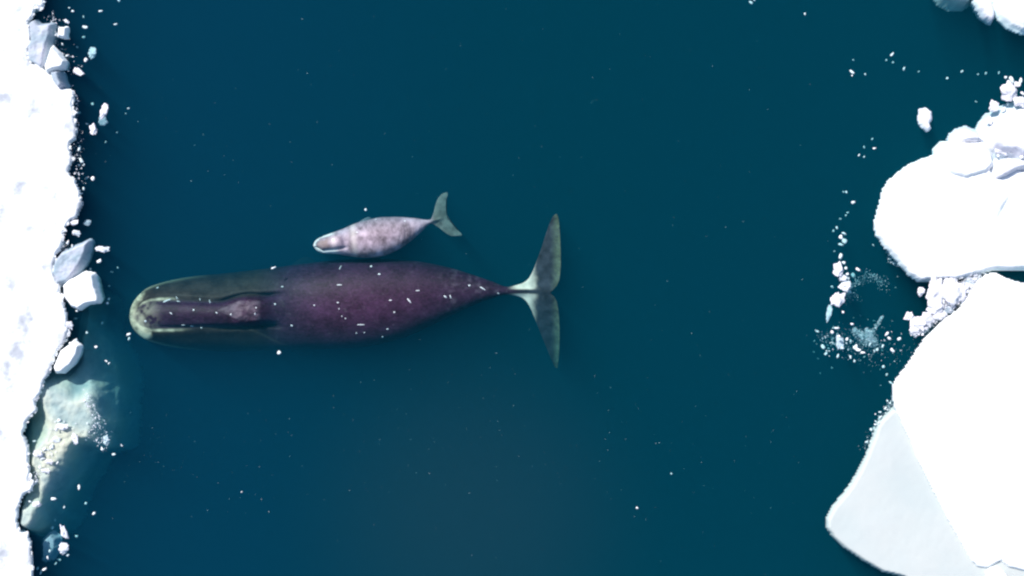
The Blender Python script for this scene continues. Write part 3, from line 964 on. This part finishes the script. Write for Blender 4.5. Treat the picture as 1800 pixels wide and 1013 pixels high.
# pieces large enough to be told apart, each with its own words
for a in [
    (138, 126, 9.5, 5.5, 0, 30, 'oblong white ice chunk right of the small grey slab, upper left'),
    (164, 93, 8, 9, 0.55, 0, 'dim rounded chunk sunk under water, right of the triangular block'),
    (184, 196, 6.5, 12, 0, 15, 'tall pale chunk drifting furthest from the upper left rim'),
    (181, 213, 8, 7, 0.55, 0, 'dull brownish chunk sunk just below the tall pale one'),
    (164, 227, 5.5, 9.5, 0, -10, 'upright white chunk lower left of the tall pale one'),
    (131, 391, 7, 4.5, 0, -20, 'white chunk touching the rim where it bends inwards'),
    (154, 392, 6, 5, 0.25, 0, 'greyish chunk beside the bend in the left rim'),
    (135, 410, 6.5, 5, 0.08, 10, 'lumpy chunk above the tip of the long grey slab'),
    (180, 438, 10, 6, 0.03, 10, 'four cornered pale chunk right of the long grey slab'),
    (122, 572, 6, 7, 0, 0, 'white knob of ice against the rim below the jutting block'),
    (109, 750, 9, 6, 0, 10, 'largest white chunk stranded on the sunken ledge'),
    (132, 771, 5, 10, 0, -8, 'upright white chunk stranded at the centre of the sunken ledge'),
    (99, 773, 7, 5, 0.05, 0, 'grey white chunk left of the upright one on the ledge'),
    (68, 798, 8, 5.5, 0, 20, 'white chunk at the left side of the sunken ledge'),
    (87, 812, 6, 4.5, 0, 0, 'white chunk on the lower part of the sunken ledge'),
    (81, 828, 7, 4, 0, 0, 'lowest white chunk stranded on the sunken ledge'),
    (187, 773, 5, 8, 0.3, 0, 'dim chunk at the right hand tip of the sunken ledge'),
    (65, 886, 7, 4.5, 0, 0, 'white chunk over the narrow lower end of the ledge'),
    (112, 935, 6, 11, 0, -25, 'tall white chunk in the dark water near the bottom left'),
    (114, 964, 9, 9, 0.03, 0, 'pinkish white chunk just under the tall one, bottom left'),
    (1747, 186, 8, 10, 0, 0, 'white chunk left of the slushy corner cluster on the right'),
    (1740, 212, 6, 6, 0, 0, 'small round chunk left of the grey slushy floe'),
    (1774, 160, 13, 16, 0, -20, 'largest rounded chunk above the grey slushy floe'),
    (1793, 179, 9, 9, 0, 0, 'chunk at the right edge between the large rounded one and the floe'),
    (1761, 264, 10, 8, 0, 0, 'white chunk wedged right of the thick block'),
    (1788, 148, 6, 5, 0, 0, 'small chunk at the upper right of the large rounded one'),
    (1474, 473, 8, 12, 0, 0, 'upper tall white chunk in the drifting line of ice'),
    (1485, 502, 11, 9, 0.04, 0, 'broken mottled chunk in the middle of the drifting line'),
    (1481, 488, 7, 6, 0.02, 0, 'pale chunk between the tall and the mottled ones in the line'),
    (1473, 526, 10, 14, 0, 10, 'lower tall pinkish chunk in the drifting line of ice'),
    (1458, 551, 5, 13, 0.5, 10, 'dim slender chunk sunk at the lower end of the line'),
    (1476, 601, 7, 12, 0.25, -10, 'grey leaf shaped chunk among the scattered chips'),
    (1644, 512, 16, 24, 0, -10, 'tall white chunk in the gap below the rounded floe'),
    (1645, 538, 13, 13, 0, 0, 'white chunk directly below the tall one in the gap'),
    (1676, 511, 20, 26, 0, 25, 'broad smooth chunk in the middle of the gap'),
    (1620, 513, 7, 7, 0, 0, 'small white chunk at the left of the tall one in the gap'),
    (1597, 556, 9, 6, 0, -20, 'leftmost white chunk of the slush under the gap'),
    (1614, 568, 12, 12, 0, 0, 'round bright chunk in the slush left of the big floe'),
    (1608, 581, 9, 5.5, 0, 10, 'flat chunk below the round bright one'),
    (1630, 561, 9, 13, 0, 0, 'upright chunk right of the round bright one'),
    (1651, 556, 9, 7, 0, 0, 'grey white chunk nearest the upper edge of the big floe'),
    (1668, 544, 9, 7, 0.02, 0, 'greyish chunk squeezed against the big floe below the broad one'),
    (1668, 494, 11, 5, 0, -10, 'thin sliver of ice along the lower rim of the rounded floe'),
    (1706, 497, 9, 8, 0.02, 30, 'grey chunk at the narrow right end of the gap'),
    (1692, 528, 7, 5, 0.02, 40, 'small grey chunk between the broad one and the big floe'),
]:
    px, py, rx, ry, dep, rot, lab = a
    dim = any(w in lab for w in ('brownish', 'greyish', 'grey chunk'))
    chunk(px, py, rx, ry, dep, rot, lab, None, 'ice_chunk', WET if dim else None)

# chips: each is told apart by the nearest thing one can find, the side it lies on and how close it is
ORD = ['', ', second closest', ', third closest', ', fourth closest', ', fifth closest', ', sixth closest', ', seventh closest']


def chips(items, label, group, marks=None):
    labs = [label] * len(items)
    if marks:
        rows = []
        for n, it in enumerate(items):
            mx, my, mt = min(marks, key=lambda q: math.hypot(q[0] - it[0], q[1] - it[1]))
            dx, dy = it[0] - mx, it[1] - my
            if abs(dx) > abs(dy):
                side = 'right of' if dx > 0 else 'left of'
            else:
                side = 'below' if dy > 0 else 'above'
            dep = it[3] if len(it) > 3 else 0
            t = '%s %s ice chip %s %s' % ('small' if it[2] >= 3.4 else 'tiny', 'dim sunken' if dep > 0.25 else 'white', side, mt)
            rows.append((t, math.hypot(dx, dy), n))
        seen = {}
        for t, d, n in sorted(rows):
            k = seen.get(t, 0)
            seen[t] = k + 1
            labs[n] = t + ORD[min(k, 6)]
    for it, lab in zip(items, labs):
        px, py, r = it[:3]
        dep = it[3] if len(it) > 3 else 0.0
        ry = it[4] if len(it) > 4 else r
        chunk(px, py, r * 0.8, ry * 0.8, dep, None, lab, group)


M_UL = [(138, 126, 'the oblong chunk at upper left'), (108, 56, 'the small square block'), (184, 196, 'the tall pale chunk'), (164, 227, 'the upright white chunk'),
        (164, 93, 'the dim sunken chunk'), (150, 15, 'the top edge of the dark water'), (148, 290, 'the ragged rim under the upright chunk'), (98, 105, 'the triangular block')]
M_SN = [(180, 438, 'the four cornered chunk'), (135, 410, 'the lumpy chunk'), (140, 515, 'the jutting block'), (228, 555, 'the snout of the adult'), (122, 575, 'the white knob at the rim'),
        (120, 630, 'the white wedge of ice'), (185, 600, 'the gap between snout and wedge')]
M_LE = [(109, 750, 'the largest chunk on the ledge'), (68, 798, 'the chunk at the left of the ledge'), (132, 771, 'the upright chunk on the ledge'), (81, 828, 'the lowest chunk on the ledge'),
        (187, 773, 'the dim chunk at the ledge tip'), (65, 886, 'the chunk at the narrow ledge end')]
M_LL = [(112, 935, 'the tall chunk at bottom left'), (114, 964, 'the pinkish chunk at bottom left'), (65, 886, 'the chunk at the narrow ledge end'), (187, 773, 'the right tip of the ledge'), (80, 975, 'the sunken bluish slab'), (150, 880, 'the open water below the ledge'), (425, 870, 'the snout, far down the open water')]
M_OP = [(481, 500, 'the blowholes of the adult'), (491, 575, 'the neck of the adult'), (643, 400, 'the middle of the calf'), (1120, 800, 'the open water at lower centre'), (1415, 60, 'the open water near the top'), (1322, 60, 'the empty water at top centre')]
M_UR = [(1630, 210, 'the lone oval floe'), (1570, 80, 'the middle of the upper right water'), (1498, 120, 'the brightest chip at upper right'), (1525, 262, 'the faint cluster left of the floe'), (1740, 150, 'the slushy cluster'), (1690, 110, 'the gap under the corner floe')]
M_RE = [(1774, 160, 'the largest rounded chunk'), (1747, 186, 'the white chunk left of it'), (1793, 179, 'the chunk at the right edge'), (1761, 264, 'the wedged chunk'), (1785, 240, 'the slushy floe')]
M_DL = [(1474, 473, 'the upper tall chunk'), (1485, 502, 'the broken mottled chunk'), (1473, 526, 'the lower tall chunk'), (1478, 405, 'the faint cluster midway up'), (1500, 348, 'the top of the drifting line'), (1478, 435, 'the loose chips over the upper chunk'), (1548, 400, 'the rounded floe')]

f = 0.5
chips([(128, 20, 3), (117, 38, 3.5, 0, 6), (150, 48, 4, .1), (177, 20, 3), (203, 43, 2.4, .1), (147, 66, 3, f), (110, 78, 2.5), (118, 98, 3.2), (151, 106, 4),
       (127, 170, 2.5), (140, 198, 2.4, f), (153, 218, 2.4, .2), (226, 191, 2.4, .2), (163, 183, 3, f), (140, 258, 3, .2), (139, 263, 4, .05), (143, 283, 4.5),
       (163, 314, 3, 0, 5), (147, 332, 3, .1), (136, 83, 2.2, f), (206, 233, 2, f), (221, 200, 2, f), (186, 250, 2, f), (122, 14, 2, .2), (209, 1, 4, .3), (147, 30, 2, .4),
       (152, 313, 2, .3), (139, 290, 2.5, .1), (148, 290, 2.2)],
      'small white ice chip drifting off the upper part of the left rim', 'ice chips off the upper left rim', M_UL)
chips([(175, 459, 4.2), (196, 478, 2.4, f), (127, 433, 3), (119, 427, 3.2), (159, 473, 2.4, .2), (191, 526, 2.4, .3), (189, 533, 3, .15), (180, 568, 2.4, f),
       (134, 598, 3.2), (169, 610, 3), (187, 635, 2.4), (192, 639, 2.6), (153, 585, 2.4, .2), (135, 547, 2.4), (226, 588, 4, .05), (227, 596, 3, .25), (133, 560, 2.5, .4),
       (166, 480, 2.2, .3), (207, 471, 2, f), (124, 604, 3.5), (117, 597, 2.5), (192, 503, 2, f)],
      'small white ice chip drifting between the left rim and the snout', 'ice chips near the snout', M_SN)
chips([(104, 739, 4), (130, 757, 4), (91, 786, 5), (78, 790, 4), (77, 818, 4), (66, 811, 4), (101, 814, 3), (180, 790, 3.4), (94, 877, 3.2, 0, 5), (53, 882, 3),
       (74, 806, 3.4), (93, 800, 3, .1), (60, 776, 3, .15), (85, 770, 3, .15), (70, 822, 3), (108, 790, 3, .1), (118, 745, 3, .1), (99, 756, 3), (85, 833, 3, .05)],
      'small white ice chip over the sunken ledge', 'ice chips over the sunken ledge', M_LE)
chips([(200, 799, 3.2), (139, 857, 3, 0, 5), (151, 885, 3, .4), (113, 892, 2.6, .1), (165, 903, 3.6), (119, 976, 3, .1), (88, 969, 3, .2), (84, 981, 3.2), (78, 1001, 3, 0, 5),
       (104, 984, 3, f), (135, 943, 3, f), (92, 928, 3, f), (425, 865, 1.6), (72, 1006, 3, .2), (66, 999, 3, .4), (97, 915, 2, .5), (98, 991, 2.5, .4)],
      'small white ice chip in the water near the lower left rim', 'ice chips off the lower left rim', M_LL)
chips([(481, 471, 5, .03, 2.6), (491, 620, 5, .05, 3), (643, 369, 2.2, .1, 4), (1120, 893, 2.6), (1180, 833, 2.2, .3), (1415, 25, 2.6, .1), (1320, 5, 3.2, .3), (1326, 1, 2, .2)],
      'stray ice chip alone in the open water around the whales', 'stray chips in open water', M_OP)
chips([(1498, 127, 3.6), (1500, 106, 2, f), (1521, 131, 2.4, .3), (1568, 96, 3.2, .1), (1589, 121, 3.2, .3), (1665, 138, 3.2, .3), (1691, 126, 3, .3), (1719, 131, 2.4, f),
       (1733, 129, 2.6, f), (1756, 128, 2.4, f), (1537, 261, 3), (1510, 273, 2.6, .1), (1519, 276, 2.4, .3), (1533, 245, 2.4, f), (1519, 259, 2.4, f), (1716, 179, 2, f),
       (1558, 106, 2, f), (1570, 110, 2, f), (1615, 126, 1.8, f), (1498, 133, 1.6)],
      'tiny ice chip in the open water at upper right', 'ice chips at upper right', M_UR)
chips([(1764, 193, 4.4), (1771, 183, 3.2), (1778, 140, 5), (1768, 136, 3), (1794, 142, 4), (1775, 268, 4), (1791, 197, 5), (1784, 192, 3), (1770, 150, 3), (1785, 163, 3),
       (1783, 176, 3), (1798, 165, 4), (1786, 270, 4), (1796, 276, 4), (1752, 283, 3), (1755, 274, 3), (1780, 262, 5), (1766, 277, 3)],
      'small chip packed among the slushy ice at the right edge', 'chips in the right edge slush', M_RE)
chips([(1500, 356, 4), (1488, 338, 2.6, .3), (1483, 338, 2.2, f), (1490, 374, 2.4, f), (1487, 379, 2.2, f), (1471, 401, 3.2, .3), (1478, 417, 5.2, 0, 3.4), (1484, 411, 4, .2), (1485, 424, 5, .25),
       (1478, 430, 4, .3), (1478, 451, 5), (1508, 474, 3.8), (1483, 462, 3.6, .05), (1535, 431, 2, .4), (1465, 406, 3, f), (1477, 385, 2.2, f), (1490, 490, 4, .1), (1494, 499, 4, .15),
       (1490, 482, 3), (1487, 472, 3), (1482, 549, 3), (1463, 505, 3, .5), (1492, 512, 4, .3), (1467, 442, 2, .5), (1500, 484, 5, .6)],
      'small ice chip in the drifting line left of the rounded floe', 'chips of the drifting line', M_DL)
field = [(1498, 570, 3.2), (1471, 577, 4.2), (1463, 584, 3.4), (1437, 583, 3.4, .3), (1504, 610, 5), (1509, 615, 4.4), (1517, 620, 3.4), (1489, 597, 3.2), (1559, 587, 3.4),
         (1563, 595, 4), (1581, 596, 3, 0, 5), (1569, 616, 4), (1552, 609, 3.4, .2), (1542, 615, 3.2, .2), (1495, 628, 3.2, .1), (1502, 635, 3, .2), (1473, 626, 3.4, .2),
         (1447, 610, 4, .25), (1452, 622, 4, .3), (1553, 645, 2.8, .3), (1566, 673, 3.2, .3), (1559, 659, 2.6, .4), (1475, 592, 3.5), (1481, 612, 3, .1)]
rr = random.Random(77)
while len(field) < 84:
    px, py = rr.gauss(1500, 38), rr.gauss(607, 20)
    if rr.random() < 0.3:
        px, py = rr.gauss(1460, 14), rr.gauss(605, 22)
    if px > 1600 - (py - 600) * 0.8 or px < 1422:
        continue
    field.append((px, py, rr.uniform(0.9, 2.2), rr.choice((0.2, .4, .7, 1.0, 1.3))))
chips(field, 'tiny ice chip in the scattered field left of the biggest floe', 'scattered field of ice chips')
gap = []
while len(gap) < 42:
    t = rr.random()
    px, py = 1606 + 112 * t + rr.uniform(-7, 7), 590 - 100 * t + rr.uniform(-16, 9)
    gap.append((px, py, rr.uniform(2, 4.6), rr.choice((0, 0.03, .1, .2))))
chips(gap, 'small chip in the grey slush squeezed between the two right floes', 'chips in the gap between floes')
rim = []
for i in range(26):
    t = rr.random()
    rim.append((1566 - 42 * t + rr.gauss(-3, 5), 712 + 66 * t + rr.gauss(0, 6), rr.uniform(1.4, 3.0), rr.choice((0.05, .15, .3))))
chips(rim, 'tiny chip beside the upper tip of the grey ice shelf', 'chips by the ice shelf tip')


# wisps of sunken slush: uncountable fine grains
def slush(name, strokes, n, label, dep=(0.25, 0.9), size=(0.012, 0.035), seed=3):
    r = np.random.RandomState(seed)
    V, F = [], []
    for (x0, y0, x1, y1, w, frac) in strokes:
        for _ in range(int(n * frac)):
            t = r.rand()
            z = -r.uniform(*dep)
            px = x0 + (x1 - x0) * t + r.normal() * w * (0.4 + t)
            py = y0 + (y1 - y0) * t + r.normal() * w * (0.4 + t)
            x, y = P(px, py, z)
            s = r.uniform(*size)
            b = len(V)
            for q in r.normal(size=(4, 3)) * s:
                V.append((x + q[0], y + q[1], z + q[2] * 0.5))
            F += [(b, b + 1, b + 2), (b, b + 2, b + 3), (b, b + 3, b + 1), (b + 1, b + 3, b + 2)]
    V = np.array(V)
    c = V.mean(0)
    V[:, :2] -= c[:2]
    o = link(name, new_mesh(name, V, F, M_snow if name != 'slush' else M_ice, False), loc=(c[0], c[1], 0))
    tag(o, label, kind='stuff')


slush('slush', [(1552, 555, 1524, 598, 2.5, .2), (1500, 578, 1530, 604, 5.0, .4), (1524, 580, 1536, 606, 5, .4)], 1500,
      'wispy streaks of sunken slush among the scattered chips', dep=(0.5, 1.5), size=(0.008, 0.02), seed=4)
slush('slush', [(1494, 505, 1530, 482, 5, .4), (1490, 515, 1500, 520, 6, .3), (1530, 482, 1560, 505, 6, .3)], 420,
      'faint slush trailing from the drifting line of ice', dep=(0.7, 1.8), size=(0.008, 0.02), seed=5)
slush('slush', [(1560, 435, 1565, 460, 2, .5), (1565, 460, 1585, 466, 2, .5)], 90, 'faint slush along the lower left of the rounded floe', dep=(0.3, 1.0), seed=6)
slush('slush', [(1570, 700, 1530, 790, 7, 1.0)], 260, 'fine slush beside the tip of the ice shelf', dep=(0.1, 0.9), size=(0.008, 0.02), seed=7)
slush('slush', [(1440, 590, 1580, 620, 18, 1.0)], 420, 'fine slush between the scattered ice chips', dep=(0.2, 1.4), size=(0.006, 0.02), seed=8)
slush('slush', [(1606, 588, 1722, 486, 6, 1.0)], 2600, 'grey slush packed in the gap between the right floes', dep=(0.0, 0.3), size=(0.02, 0.05), seed=9)
slush('slush', [(60, 850, 110, 740, 9, .6), (150, 690, 180, 780, 8, .4)], 700, 'grey slush lying over the sunken ledge', dep=(0.02, 0.3), size=(0.01, 0.03), seed=10)
slush('slush', [(100, 395, 112, 440, 5, .4), (90, 20, 120, 130, 12, .25), (132, 160, 140, 330, 5, .35)], 420, 'brash of fine ice along the left rim', dep=(0.0, 0.3), size=(0.012, 0.03), seed=11)
slush('grain_specks', [(200, 250, 1500, 250, 130, .35), (200, 780, 1450, 780, 110, .65)], 900, 'fine pale specks added in the open water as image grain', dep=(0.2, 2.2), size=(0.004, 0.010), seed=13)  # specks added through the water to imitate image grain

# crumbled snow along the broken rim of the left pack: pieces of the floe itself
CL = [lump_mesh('snow_clump', 90 + i, M_pack, 0.35, 3, 0.5) for i in range(5)]
rc = random.Random(31)
pts = [q for q in LEFT if -20 < q[1] < 1040]
for i in range(110):
    k = rc.randrange(len(pts) - 1)
    (xa, ya), (xb, yb) = pts[k], pts[k + 1]
    t = rc.random()
    r = rc.uniform(2.0, 6.5)
    x, y = P(xa + (xb - xa) * t - rc.uniform(-1.5, r), ya + (yb - ya) * t, 0.05)
    o = link('snow_clump', CL[i % 5], pack, (x - pack.location.x, y - pack.location.y, rc.uniform(0.0, 0.06)))
    o.scale = (r * PX * rc.uniform(.7, 1.3), r * PX * rc.uniform(.7, 1.3), r * PX * 0.6)
    o.rotation_euler = (rc.uniform(-.2, .2), rc.uniform(-.2, .2), rc.uniform(0, 6))
